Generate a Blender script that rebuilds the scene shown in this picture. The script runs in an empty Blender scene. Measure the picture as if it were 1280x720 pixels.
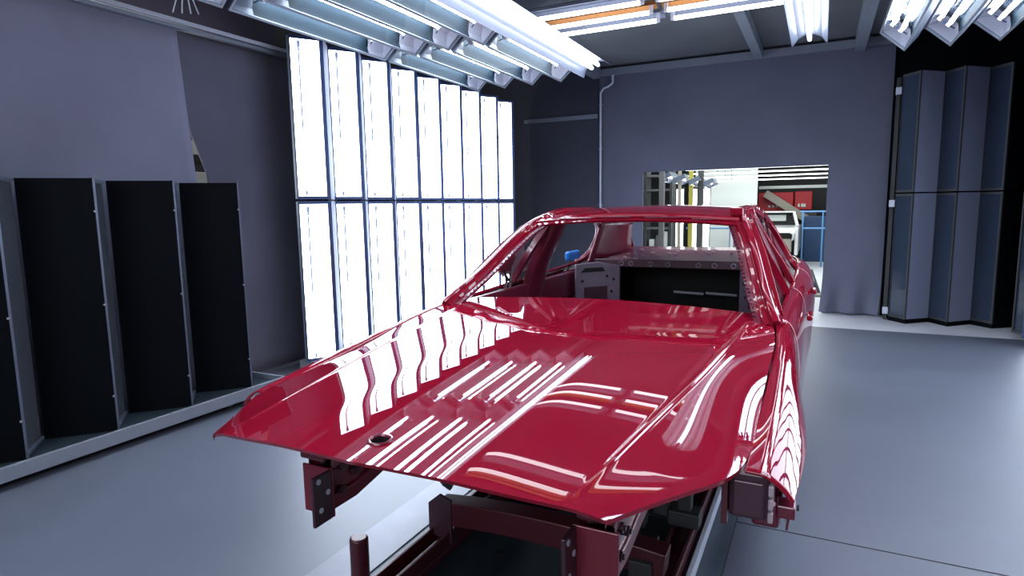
import bpy, bmesh, math, random
import numpy as np
from mathutils import Vector, Matrix

random.seed(4)
SC = bpy.context.scene
COL = SC.collection
R = math.radians

# ------------------------------------------------------------------ camera
cam_d = bpy.data.cameras.new('camera')
cam = bpy.data.objects.new('camera', cam_d)
COL.objects.link(cam)
cam_d.sensor_width = 36.0
cam_d.lens = 770.0 * 36.0 / 1280.0
cam_d.clip_start = 0.05
cam_d.clip_end = 200
yaw, pitch, roll = R(26.55), R(7.45), R(-0.95)
_f = Vector((-math.sin(yaw), math.cos(yaw), 0))
_r = Vector((math.cos(yaw), math.sin(yaw), 0))
_u = Vector((0, 0, 1))
_fw = math.cos(pitch) * _f - math.sin(pitch) * _u
_up = math.cos(pitch) * _u + math.sin(pitch) * _f
_rt = math.cos(roll) * _r + math.sin(roll) * _up
_u3 = math.cos(roll) * _up - math.sin(roll) * _r
cam.matrix_world = Matrix(((_rt.x, _u3.x, -_fw.x, 1.0), (_rt.y, _u3.y, -_fw.y, 0.0),
                           (_rt.z, _u3.z, -_fw.z, 1.58), (0, 0, 0, 1)))
SC.camera = cam

# ------------------------------------------------------------------ world, exposure, light levels
W = bpy.data.worlds.new('world')
SC.world = W
W.use_nodes = True
W.node_tree.nodes['Background'].inputs[0].default_value = (0.35, 0.42, 0.60, 1)
W.node_tree.nodes['Background'].inputs[1].default_value = 0.03
SC.view_settings.view_transform = 'Standard'
SC.view_settings.look = 'None'
SC.view_settings.gamma = 1
SC.view_settings.use_curve_mapping = False
SC.view_settings.exposure = 0.12
LIGHT_WALL = 11.0          # radiance of the lit wall panels
TUBE = 24.0               # radiance of the fluorescent tubes
HALL = 14.0
LIGHT_COL = (0.77, 0.87, 1.0)


def area(name, loc, rot, sx, sy, power, col=(1, 1, 1)):
    d = bpy.data.lights.new(name, 'AREA')
    d.shape = 'RECTANGLE'
    d.size, d.size_y, d.energy, d.color = sx, sy, power, col
    o = bpy.data.objects.new(name, d)
    o.location = loc
    o.rotation_euler = rot
    COL.objects.link(o)
    return o


# the next hall's own ceiling lighting
area('hall_ceiling_lamp', (-0.4, 14.0, 3.25), (0, 0, 0), 5.0, 6.5, 420, (0.94, 1.0, 0.98))
area('aisle_fill', (-4.15, 2.4, 2.2), (R(90), 0, R(8)), 0.5, 1.4, 45, (1.0, 0.98, 0.9))  # unseen fill light added to brighten the boxes in the curtain gap
# unseen fill light added behind the camera to brighten the parts under the nose
area('front_bay_fill', (0.2, -2.9, 2.3), (R(78), 0, 0), 3.4, 1.2, 85, (0.86, 0.92, 1.0))


# ------------------------------------------------------------------ materials
def mat(name, col, rough=0.5, metal=0.0, coat=0.0, coat_rough=0.03, coat_ior=1.5, spec=0.5, emit=None, es=0.0,
        noise=None, bump=None, sheen=0.0):
    m = bpy.data.materials.new(name)
    m.use_nodes = True
    nt = m.node_tree
    b = nt.nodes['Principled BSDF']
    b.inputs['Base Color'].default_value = (*col, 1)
    b.inputs['Roughness'].default_value = rough
    b.inputs['Metallic'].default_value = metal
    b.inputs['Specular IOR Level'].default_value = spec
    b.inputs['Coat Weight'].default_value = coat
    b.inputs['Coat Roughness'].default_value = coat_rough
    b.inputs['Coat IOR'].default_value = coat_ior
    b.inputs['Sheen Weight'].default_value = sheen
    if emit:
        b.inputs['Emission Color'].default_value = (*emit, 1)
        b.inputs['Emission Strength'].default_value = es
    if noise or bump:
        tc = nt.nodes.new('ShaderNodeTexCoord')
    if noise:
        sc, amt, det = noise
        n = nt.nodes.new('ShaderNodeTexNoise')
        n.inputs['Scale'].default_value = sc
        n.inputs['Detail'].default_value = det
        nt.links.new(tc.outputs['Object'], n.inputs['Vector'])
        r = nt.nodes.new('ShaderNodeValToRGB')
        r.color_ramp.elements[0].position = 0.3
        r.color_ramp.elements[1].position = 0.7
        r.color_ramp.elements[0].color = (*[c * (1 - amt) for c in col], 1)
        r.color_ramp.elements[1].color = (*[c * (1 + amt) for c in col], 1)
        nt.links.new(n.outputs['Fac'], r.inputs['Fac'])
        nt.links.new(r.outputs['Color'], b.inputs['Base Color'])
    if bump:
        sc, st = bump
        n2 = nt.nodes.new('ShaderNodeTexNoise')
        n2.inputs['Scale'].default_value = sc
        n2.inputs['Detail'].default_value = 3
        nt.links.new(tc.outputs['Object'], n2.inputs['Vector'])
        bp = nt.nodes.new('ShaderNodeBump')
        bp.inputs['Strength'].default_value = st
        bp.inputs['Distance'].default_value = 0.02
        nt.links.new(n2.outputs['Fac'], bp.inputs['Height'])
        nt.links.new(bp.outputs['Normal'], b.inputs['Normal'])
    return m


def glass_mat(name, tint=(1, 1, 1), ior=1.5, rough=0.0):
    m = bpy.data.materials.new(name)
    m.use_nodes = True
    nt = m.node_tree
    nt.nodes.remove(nt.nodes['Principled BSDF'])
    out = nt.nodes['Material Output']
    t = nt.nodes.new('ShaderNodeBsdfTransparent')
    t.inputs[0].default_value = (*tint, 1)
    g = nt.nodes.new('ShaderNodeBsdfGlossy')
    g.inputs['Roughness'].default_value = rough
    lw = nt.nodes.new('ShaderNodeLayerWeight')
    lw.inputs['Blend'].default_value = 0.5
    pw = nt.nodes.new('ShaderNodeMath')
    pw.operation = 'POWER'
    pw.inputs[1].default_value = 5
    nt.links.new(lw.outputs['Facing'], pw.inputs[0])
    fr = nt.nodes.new('ShaderNodeMapRange')
    fr.inputs['To Min'].default_value = ((ior - 1) / (ior + 1)) ** 2
    fr.inputs['To Max'].default_value = 1.0
    nt.links.new(pw.outputs[0], fr.inputs['Value'])
    mx = nt.nodes.new('ShaderNodeMixShader')
    nt.links.new(fr.outputs[0], mx.inputs[0])
    nt.links.new(t.outputs[0], mx.inputs[1])
    nt.links.new(g.outputs[0], mx.inputs[2])
    nt.links.new(mx.outputs[0], out.inputs[0])
    return m


M = {}
M['paint'] = mat('red_paint', (0.275, 0.005, 0.023), 0.5, 0.0, 1.0, 0.003, 1.75, spec=0.0)
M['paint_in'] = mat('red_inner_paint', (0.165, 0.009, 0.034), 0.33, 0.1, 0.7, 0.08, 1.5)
M['paint_dark'] = mat('thin_red_overspray', (0.085, 0.012, 0.022), 0.42, 0.1, 0.3, 0.2, 1.5)
M['primer'] = mat('mauve_primer', (0.21, 0.165, 0.235), 0.5, 0, 0.2, 0.2, noise=(6, .15, 3))
M['plum'] = mat('plum_steel', (0.075, 0.030, 0.048), 0.4, 0.2, 0.3, 0.15)
M['rail_red'] = mat('rail_red_brown', (0.21, 0.020, 0.042), 0.36, 0.1, 0.4, 0.15)
M['hole'] = mat('hole_black', (0.006, 0.006, 0.008), 0.7)
M['seam'] = mat('seam_sealer', (0.42, 0.33, 0.38), 0.6)
M['black'] = mat('black_sheet', (0.002, 0.003, 0.005), 0.6, 0, 0, spec=0.08)
M['darkcloth'] = mat('dark_underbody', (0.016, 0.024, 0.030), 0.5)
M['curtain'] = mat('grey_curtain_fabric', (0.215, 0.222, 0.305), 0.9, sheen=0.1, noise=(1.3, .10, 4), bump=(2.2, .25))
M['curtain_shaded'] = mat('shaded_grey_curtain_fabric', (0.125, 0.125, 0.172), 0.9, sheen=0.1, noise=(1.3, .10, 4), bump=(2.2, .25))  # same curtain cloth, with its shading put into a darker colour
M['curtain_d'] = mat('dark_curtain_fabric', (0.14, 0.125, 0.165), 0.9, noise=(1.3, .10, 4), bump=(2.2, .25))
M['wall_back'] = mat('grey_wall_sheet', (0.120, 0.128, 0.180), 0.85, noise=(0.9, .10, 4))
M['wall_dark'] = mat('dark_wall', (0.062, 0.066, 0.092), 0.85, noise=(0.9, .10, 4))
M['ceiling'] = mat('ceiling_sheet', (0.11, 0.12, 0.135), 0.7, noise=(0.8, .2, 3))
M['steel'] = mat('grey_painted_steel', (0.25, 0.285, 0.34), 0.42, 0.4)
M['beam'] = mat('ceiling_beam_steel', (0.22, 0.25, 0.30), 0.5, 0.2)
M['alu'] = mat('aluminium_rail', (0.62, 0.67, 0.78), 0.35, 0.15)
M['reflector'] = mat('reflector_sheet', (0.30, 0.40, 0.52), 0.16, 0.95)
M['batten'] = mat('batten_enamel', (0.20, 0.23, 0.31), 0.4)
M['teal'] = mat('teal_painted_reflection', (0.012, 0.026, 0.040), 0.6, 0.0, spec=0.1)  # dark colour stands in for the dark reflection in the lower side
M['white'] = mat('white_enamel', (0.66, 0.68, 0.78), 0.35)
M['housing'] = mat('fixture_housing', (0.12, 0.15, 0.21), 0.4, 0.3)
M['frame'] = mat('fixture_frame', (0.06, 0.09, 0.20), 0.35, 0.5)
M['return'] = mat('grey_return_panel', (0.20, 0.22, 0.31), 0.75)
M['glass'] = glass_mat('clear_glass')
M['dglass'] = mat('unlit_cover_glass', (0.030, 0.045, 0.075), 0.06, 0, 0, spec=0.7)
M['socket'] = mat('tube_socket', (0.16, 0.20, 0.34), 0.5)
M['diffuser'] = mat('lit_diffuser', (0.8, 0.85, 0.95), 0.6, emit=LIGHT_COL, es=LIGHT_WALL)
M['diffuser_soft'] = mat('dimmer_lit_diffuser', (0.8, 0.85, 0.95), 0.6, emit=LIGHT_COL, es=LIGHT_WALL * 0.45)
M['tube'] = mat('lit_tube', (0.9, 0.9, 0.9), 0.4, emit=(0.88, 0.94, 1.0), es=TUBE)
M['tube_soft'] = mat('lit_bare_tube', (0.9, 0.9, 0.9), 0.4, emit=(0.92, 0.95, 1.0), es=4.5)
M['tube_far'] = mat('lit_open_tube', (0.9, 0.9, 0.9), 0.4, emit=(0.88, 0.94, 1.0), es=13.0)
M['warm'] = mat('warm_reflector', (0.42, 0.19, 0.06), 0.4)
M['hall_tube'] = mat('hall_lit_tube', (0.9, 0.9, 0.9), 0.4, emit=(0.95, 1.0, 0.97), es=HALL * 0.3)
M['chrome'] = mat('zinc', (0.6, 0.62, 0.66), 0.3, 0.9)
M['blue'] = mat('blue_plastic', (0.02, 0.22, 0.75), 0.35)
M['greyfilm'] = mat('grey_masking_film', (0.30, 0.33, 0.40), 0.6)
M['whitecar'] = mat('white_car_paint', (0.62, 0.64, 0.66), 0.3, 0, 0.6)
M['hallwhite'] = mat('white_board', (0.60, 0.64, 0.63), 0.7)
M['hallred'] = mat('red_machine', (0.42, 0.01, 0.02), 0.5)
M['halldark'] = mat('hall_dark_steel', (0.04, 0.043, 0.045), 0.6)
M['hallblue'] = mat('blue_cabinet', (0.012, 0.045, 0.12), 0.5)
M['railblue'] = mat('blue_handrail', (0.10, 0.25, 0.50), 0.4)
M['yellow'] = mat('yellow_post', (0.42, 0.38, 0.06), 0.5)
M['column'] = mat('hall_column', (0.11, 0.11, 0.12), 0.6)
M['beige'] = mat('beige_stair', (0.30, 0.28, 0.24), 0.6)
M['plate_light'] = mat('bright_floor_plate', (0.17, 0.175, 0.22), 0.42, 0.1, noise=(5, .1, 3))
M['plate_dark'] = mat('dark_floor_plate', (0.022, 0.034, 0.045), 0.45, 0.2, noise=(4, .25, 3))
M['plate_teal'] = mat('teal_floor_plate', (0.075, 0.095, 0.125), 0.4, 0.2, noise=(4, .15, 3))


def floor_mat(name, col, rough):
    m = mat(name, col, rough, spec=0.55)
    nt = m.node_tree
    b = nt.nodes['Principled BSDF']
    tc = nt.nodes.new('ShaderNodeTexCoord')
    n = nt.nodes.new('ShaderNodeTexNoise')
    n.inputs['Scale'].default_value = 0.7
    n.inputs['Detail'].default_value = 8
    n.inputs['Roughness'].default_value = 0.65
    nt.links.new(tc.outputs['Object'], n.inputs['Vector'])
    r = nt.nodes.new('ShaderNodeValToRGB')
    r.color_ramp.elements[0].position, r.color_ramp.elements[1].position = 0.3, 0.75
    r.color_ramp.elements[0].color = (*[c * .84 for c in col], 1)
    r.color_ramp.elements[1].color = (*[c * 1.14 for c in col], 1)
    nt.links.new(n.outputs['Fac'], r.inputs['Fac'])
    nt.links.new(r.outputs['Color'], b.inputs['Base Color'])
    mr = nt.nodes.new('ShaderNodeMapRange')
    mr.inputs['To Min'].default_value, mr.inputs['To Max'].default_value = rough - .06, rough + .10
    nt.links.new(n.outputs['Fac'], mr.inputs['Value'])
    nt.links.new(mr.outputs['Result'], b.inputs['Roughness'])
    return m


M['floor'] = floor_mat('painted_grey_floor', (0.102, 0.114, 0.154), 0.42)
M['floor_white'] = floor_mat('painted_white_floor', (0.66, 0.67, 0.72), 0.34)


# ------------------------------------------------------------------ mesh helpers
class MB:
    def __init__(s):
        s.v, s.f = [], []

    def add(s, vs, fs):
        o = len(s.v)
        s.v += [tuple(float(c) for c in p) for p in vs]
        s.f += [tuple(o + i for i in f) for f in fs]
        return s

    def box(s, c, d, m=None):
        vs = [Vector((c[0] + sx * d[0] / 2, c[1] + sy * d[1] / 2, c[2] + sz * d[2] / 2))
              for sx in (-1, 1) for sy in (-1, 1) for sz in (-1, 1)]
        if m is not None:
            cc = Vector(c)
            vs = [cc + m @ (v - cc) for v in vs]
        return s.add(vs, [(0, 1, 3, 2), (4, 6, 7, 5), (0, 4, 5, 1), (2, 3, 7, 6), (0, 2, 6, 4), (1, 5, 7, 3)])

    def b2(s, x0, x1, y0, y1, z0, z1):
        return s.box(((x0 + x1) / 2, (y0 + y1) / 2, (z0 + z1) / 2), (abs(x1 - x0), abs(y1 - y0), abs(z1 - z0)))

    def bar(s, p, q, w, h, up=(0, 0, 1)):
        p, q = Vector(p), Vector(q)
        t = (q - p).normalized()
        a = t.cross(Vector(up))
        if a.length < 1e-4:
            a = t.cross(Vector((1, 0, 0)))
        a.normalize()
        n = a.cross(t)
        vs = [e + a * sx * w / 2 + n * sz * h / 2 for e in (p, q) for sx, sz in ((-1, -1), (1, -1), (1, 1), (-1, 1))]
        return s.add(vs, [(0, 1, 2, 3), (7, 6, 5, 4), (0, 4, 5, 1), (1, 5, 6, 2), (2, 6, 7, 3), (3, 7, 4, 0)])

    def tube(s, p, q, r, n=10, caps=True):
        p, q = Vector(p), Vector(q)
        t = (q - p).normalized()
        a = t.orthogonal().normalized()
        b = t.cross(a)
        vs = [e + (a * math.cos(2 * math.pi * k / n) + b * math.sin(2 * math.pi * k / n)) * r for e in (p, q) for k in range(n)]
        fs = [(k, (k + 1) % n, n + (k + 1) % n, n + k) for k in range(n)]
        if caps:
            fs += [tuple(range(n - 1, -1, -1)), tuple(range(n, 2 * n))]
        return s.add(vs, fs)

    def pipe(s, pts, r, n=8):
        for a, b in zip(pts[:-1], pts[1:]):
            s.tube(a, b, r, n)
        return s

    def grid(s, rows, closed=False):
        n = len(rows[0])
        vs = [p for r in rows for p in r]
        fs = []
        for i in range(len(rows) - 1):
            for j in range(n if closed else n - 1):
                k = (j + 1) % n
                fs.append((i * n + j, i * n + k, (i + 1) * n + k, (i + 1) * n + j))
        return s.add(vs, fs)

    def prism(s, poly, z0, z1):
        """plan polygon (x, y) extruded in z"""
        n = len(poly)
        vs = [(x, y, z0) for x, y in poly] + [(x, y, z1) for x, y in poly]
        fs = [(i, (i + 1) % n, n + (i + 1) % n, n + i) for i in range(n)] + [tuple(range(n - 1, -1, -1)), tuple(range(n, 2 * n))]
        return s.add(vs, fs)

    def plate(s, poly, t, axis):
        """polygon of 3D points thickened along axis vector"""
        a = Vector(axis).normalized() * t
        n = len(poly)
        vs = [Vector(p) - a / 2 for p in poly] + [Vector(p) + a / 2 for p in poly]
        fs = [(i, (i + 1) % n, n + (i + 1) % n, n + i) for i in range(n)] + [tuple(range(n - 1, -1, -1)), tuple(range(n, 2 * n))]
        return s.add(vs, fs)

    def ring(s, c, nrm, r, t, n=20, m=6):
        c, nrm = Vector(c), Vector(nrm).normalized()
        a = nrm.orthogonal().normalized()
        b = nrm.cross(a)
        rows = []
        for i in range(n):
            d = a * math.cos(2 * math.pi * i / n) + b * math.sin(2 * math.pi * i / n)
            rows.append([c + d * (r + t * math.cos(2 * math.pi * j / m)) + nrm * t * math.sin(2 * math.pi * j / m) for j in range(m)])
        rows.append(rows[0])
        return s.grid(rows, True)

    def sweep(s, path, prof, out):
        out = Vector(out)
        P = [Vector(p) for p in path]
        rows = []
        for i, p in enumerate(P):
            t = (P[min(i + 1, len(P) - 1)] - P[max(i - 1, 0)]).normalized()
            o = (out - t * out.dot(t)).normalized()
            n = t.cross(o)
            pr = prof(i / (len(P) - 1)) if callable(prof) else prof
            rows.append([p + o * a + n * b for a, b in pr])
        k = len(rows[0])
        s.grid(rows, True)
        o0 = len(s.v) - k * len(rows)
        s.f.append(tuple(o0 + j for j in range(k)))
        s.f.append(tuple(len(s.v) - k + j for j in range(k - 1, -1, -1)))
        return s

    def mirror(s):
        m = MB()
        m.v = [(-x, y, z) for x, y, z in s.v]
        m.f = [tuple(reversed(f)) for f in s.f]
        return m

    def build(s, name, material, parent=None, smooth=False, bevel=0.0, solid=None, autosmooth=35):
        off = Vector(parent.get('_org', (0, 0, 0))) if parent is not None else Vector((0, 0, 0))
        me = bpy.data.meshes.new(name)
        me.from_pydata([(x - off.x, y - off.y, z - off.z) for x, y, z in s.v], [], s.f)
        bm = bmesh.new()
        bm.from_mesh(me)
        bmesh.ops.recalc_face_normals(bm, faces=bm.faces)
        bm.to_mesh(me)
        bm.free()
        me.materials.append(material)
        if smooth:
            for p in me.polygons:
                p.use_smooth = True
            me.set_sharp_from_angle(angle=R(autosmooth))
        o = bpy.data.objects.new(name, me)
        COL.objects.link(o)
        if parent is not None:
            o.parent = parent
            o['_org'] = tuple(off)
        if bevel:
            b = o.modifiers.new('bevel', 'BEVEL')
            b.width = bevel
            b.segments = 2
            b.limit_method = 'ANGLE'
            b.angle_limit = R(40)
        if solid:
            d = o.modifiers.new('solid', 'SOLIDIFY')
            d.thickness = abs(solid)
            d.offset = -1 if solid > 0 else 1
        return o


def tag(o, label=None, cat=None, group=None, kind=None):
    if label: o['label'] = label
    if cat: o['category'] = cat
    if group: o['group'] = group
    if kind: o['kind'] = kind
    return o


def thing(name, loc, label, cat, group=None):
    o = bpy.data.objects.new(name, None)
    o.empty_display_size = 0.1
    o.location = loc
    o['_org'] = tuple(loc)
    COL.objects.link(o)
    return tag(o, label, cat, group)


def dup(root, loc, rot=None, label=None, group=None):
    def cp(o, par):
        c = o.copy()
        COL.objects.link(c)
        if par is not None:
            c.parent = par
        for ch in o.children:
            cp(ch, c)
        return c
    c = cp(root, None)
    c.location = loc
    if rot is not None:
        c.rotation_euler = rot
    if label: c['label'] = label
    if group: c['group'] = group
    return c


def structure(name, mb, m, **k):
    return tag(mb.build(name, m, **k), kind='structure')


def pchip(xs, ys, xq):
    xs, ys = np.asarray(xs, float), np.asarray(ys, float)
    h = np.diff(xs)
    d = np.diff(ys) / h
    m = np.zeros(len(xs))
    for i in range(1, len(xs) - 1):
        if d[i - 1] * d[i] > 0:
            w1, w2 = 2 * h[i] + h[i - 1], h[i] + 2 * h[i - 1]
            m[i] = (w1 + w2) / (w1 / d[i - 1] + w2 / d[i])
    m[0], m[-1] = d[0], d[-1]
    xq = np.clip(np.asarray(xq, float), xs[0], xs[-1])
    i = np.clip(np.searchsorted(xs, xq, 'right') - 1, 0, len(h) - 1)
    t = (xq - xs[i]) / h[i]
    return ((2 * t**3 - 3 * t**2 + 1) * ys[i] + (t**3 - 2 * t**2 + t) * h[i] * m[i] +
            (-2 * t**3 + 3 * t**2) * ys[i + 1] + (t**3 - t**2) * h[i] * m[i + 1])


def cubic(xs, ys, xq):
    """natural cubic spline (C2: keeps paint reflections smooth)"""
    xs, ys = np.asarray(xs, float), np.asarray(ys, float)
    n = len(xs)
    h = np.diff(xs)
    A = np.zeros((n, n))
    b = np.zeros(n)
    A[0, 0] = A[-1, -1] = 1
    for i in range(1, n - 1):
        A[i, i - 1], A[i, i], A[i, i + 1] = h[i - 1], 2 * (h[i - 1] + h[i]), h[i]
        b[i] = 6 * ((ys[i + 1] - ys[i]) / h[i] - (ys[i] - ys[i - 1]) / h[i - 1])
    m = np.linalg.solve(A, b)
    xq = np.clip(np.asarray(xq, float), xs[0], xs[-1])
    i = np.clip(np.searchsorted(xs, xq, 'right') - 1, 0, n - 2)
    a, c = xs[i + 1] - xq, xq - xs[i]
    return (m[i] * a**3 + m[i + 1] * c**3) / (6 * h[i]) + (ys[i] / h[i] - m[i] * h[i] / 6) * a + (ys[i + 1] / h[i] - m[i + 1] * h[i] / 6) * c


def curve3(pts, n):
    P = np.array(pts, float)
    d = np.r_[0, np.cumsum(np.linalg.norm(np.diff(P, axis=0), axis=1))]
    q = np.linspace(0, d[-1], n)
    return np.stack([cubic(d, P[:, k], q) for k in range(3)], 1)


# ------------------------------------------------------------------ setting: floor, walls, ceiling
XL, XR, YF, YB, YH, ZC = -5.6, 3.9, -3.2, 9.85, 21.0, 3.62
structure('floor', MB().b2(XL, XR + 0.6, YF, 8.68, -0.1, 0.0), M['floor'])
structure('floor_white', MB().b2(XL, XR + 0.6, 8.68, YH + .3, -0.1, 0.0), M['floor_white'])
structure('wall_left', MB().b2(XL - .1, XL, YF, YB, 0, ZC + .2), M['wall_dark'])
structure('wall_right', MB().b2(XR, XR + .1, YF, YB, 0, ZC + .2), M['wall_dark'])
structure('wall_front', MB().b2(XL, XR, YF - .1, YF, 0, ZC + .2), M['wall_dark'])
structure('ceiling', MB().b2(XL, XR, YF, YB + .1, ZC + .16, ZC + .26), M['ceiling'])
# back wall: three sheets round the opening, the left bay darker
OX0, OX1, OZ = -1.56, 1.07, 2.10
bw = MB().b2(-2.28, OX0, YB, YB + .06, 0, ZC + .02)
bw.b2(OX1, 1.80, YB, YB + .06, 0.0, ZC + .02)
bw.b2(OX0, OX1, YB, YB + .06, OZ, ZC + .02)
wb = structure('wall_back', bw, M['wall_back'])
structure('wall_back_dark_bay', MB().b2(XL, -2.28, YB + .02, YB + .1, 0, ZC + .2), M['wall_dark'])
structure('wall_back_corner', MB().b2(1.80, XR, YB + .02, YB + .1, 0, ZC + .2), M['black'])
structure('trim_1', MB().b2(-2.28, 1.80, YB - .07, YB + .02, ZC + .02, ZC + .12), M['beam'])

# ceiling steelwork
cb = MB().b2(.05, .17, 1.2, YB - .07, ZC + .02, ZC + .16)
tag(cb.build('ceiling_beam', M['beam'], bevel=.006), 'narrow dark grey ceiling joist running into the middle of the back wall', 'beam', 'ceiling steelwork')
cb = MB().b2(1.32, 1.44, 1.2, YB - .07, ZC - .05, ZC + .16)
tag(cb.build('ceiling_beam', M['steel'], bevel=.006), 'pale grey ceiling joist beside the right lamp bank', 'beam', 'ceiling steelwork')
cb = MB().b2(-2.25, 3.4, 6.1, 6.24, ZC - .02, ZC + .16)
tag(cb.build('ceiling_beam', M['steel'], bevel=.006), 'cross beam above the crosswise tubes, pale grey', 'beam', 'ceiling steelwork')
cb = MB().b2(-2.36, -2.24, 1.2, YB - .07, ZC - .02, ZC + .16)
tag(cb.build('ceiling_beam', M['beam'], bevel=.006), 'dark ceiling joist over the inner end of the left lamp bank', 'beam', 'ceiling steelwork')

# conduit pipe and rail on the back wall
t = thing('conduit_pipe', (-2.25, YB - .03, 0), 'thin grey conduit running down the back wall and bending at the ceiling', 'pipe')
MB().pipe([(-2.05, YB - .04, ZC + .06), (-2.05, YB - .04, 3.52), (-2.12, YB - .04, 3.47), (-2.2, YB - .04, 3.45), (-2.25, YB - .04, 3.38), (-2.25, YB - .04, 0.02)], .018).build('pipe', M['alu'], t, True)
for z in (.6, 1.6, 2.5, 3.2):
    MB().b2(-2.285, -2.215, YB - .03, YB - .003, z - .015, z + .015).build('pipe_clip', M['steel'], t)
t = tag(MB().b2(-3.62, -2.30, YB - .05, YB - .01, 2.99, 3.06).build('wall_rail', M['steel'], bevel=.005), 'short horizontal grey rail on the dark back wall behind the lamps', 'rail')

# ------------------------------------------------------------------ curtains on the left
XC = -3.8


def curtain(name, x, y0, y1, z0, z1, m, label, edge=None, amp=.02, ph=0.0):
    rows = []
    nz = 24
    for i in range(nz + 1):
        z = z1 + (z0 - z1) * i / nz
        e = edge(z) if edge else (y0, y1)
        r = []
        for j in range(61):
            y = e[0] + (e[1] - e[0]) * j / 60
            d = amp * (math.sin(y * 2.1 + ph) + .5 * math.sin(y * 5.3 + ph * 2 + z * .3)) * (0.35 + .65 * (z1 - z) / (z1 - z0 + 1e-6))
            r.append((x + d, y, z))
        rows.append(r)
    return tag(MB().grid(rows).build(name, m, smooth=True, solid=.004), label, 'curtain')


curtain('curtain', XC + .06, -1.0, 3.5, 0.05, 3.08, M['curtain'], 'broad grey-violet curtain hanging behind the black screens at far left',
        edge=lambda z: (-1.0, 3.47 + .06 * max(0, (2.95 - z)) / 1.0))
curtain('curtain', XC - .03, 3.35, 4.9, 0.03, 3.08, M['curtain_shaded'], 'grey curtain with painted-in shade between the gap and the lit wall panels',
        edge=lambda z: (3.40 + (.0 if z > 2.75 else .32 * min(1, (2.75 - z) / .85)), 4.9), amp=.012, ph=1.3)
tag(MB().b2(XC - .26, XC - .24, -1.0, 4.8, 3.10, ZC + .16).build('upper_curtain', M['curtain_d']), 'dark strip of curtain above the long curtain rail', 'curtain')
t = thing('curtain_rail', (XC + .1, 0, 3.1), 'long double aluminium rail the left curtains hang from', 'rail')
MB().bar((XC + .08, -1.0, 3.115), (XC + .08, 4.75, 3.115), .05, .035).build('rail_top', M['alu'], t, bevel=.004)
MB().bar((XC + .09, -1.0, 3.065), (XC + .09, 4.75, 3.065), .06, .03).build('rail_track', M['steel'], t, bevel=.004)
for y in (.4, 1.6, 2.8, 4.0):
    MB().b2(XC - .24, XC + .06, y - .02, y + .02, 3.12, 3.15).build('rail_bracket', M['steel'], t)
t = thing('wire_hanger', (-2.5, 2.64, 3.3), 'small bent wire hanger dangling from the ceiling above the curtain rail', 'hanger')
h = MB()
for dx in (-.05, -.015, .02, .05):
    h.pipe([(-2.5 + dx * .4, 2.64 + dx * .5, 2.9), (-2.5 + dx, 2.64 + dx, 2.78)], .004, 6)
h.pipe([(-2.5, 2.64, 3.78), (-2.5, 2.64, 2.9), (-2.53, 2.6, 2.87), (-2.47, 2.68, 2.87)], .005, 6)
h.build('wire', M['chrome'], t)

# rack of pale boxes seen through the gap between the curtains
t = thing('storage_rack', (-4.55, 4.35, 0), 'dark rack seen through the gap between the two curtains', 'rack')
for x, y in ((-4.85, 3.7), (-4.85, 5.0), (-4.3, 3.7), (-4.3, 5.0)):
    MB().b2(x - .025, x + .025, y - .025, y + .025, 0, 2.7).build('post', M['halldark'], t)
for z in (1.3, 1.74, 2.1, 2.45):
    MB().b2(-4.85, -4.28, 3.7, 5.0, z - .02, z + .02).build('shelf', M['halldark'], t)
for z, hh, lab in ((1.76, .2, 'pale box on the rack seen low in the curtain gap'), (2.12, .13, 'pale box on the rack seen high in the curtain gap'), (1.32, .28, 'pale box on the lowest shelf behind the curtain gap')):
    tag(MB().b2(-4.7, -4.26, 3.8, 4.9, z + .002, z + hh).build('storage_box', M['hallwhite'], bevel=.006), lab, 'box', 'boxes behind the curtain')


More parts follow.
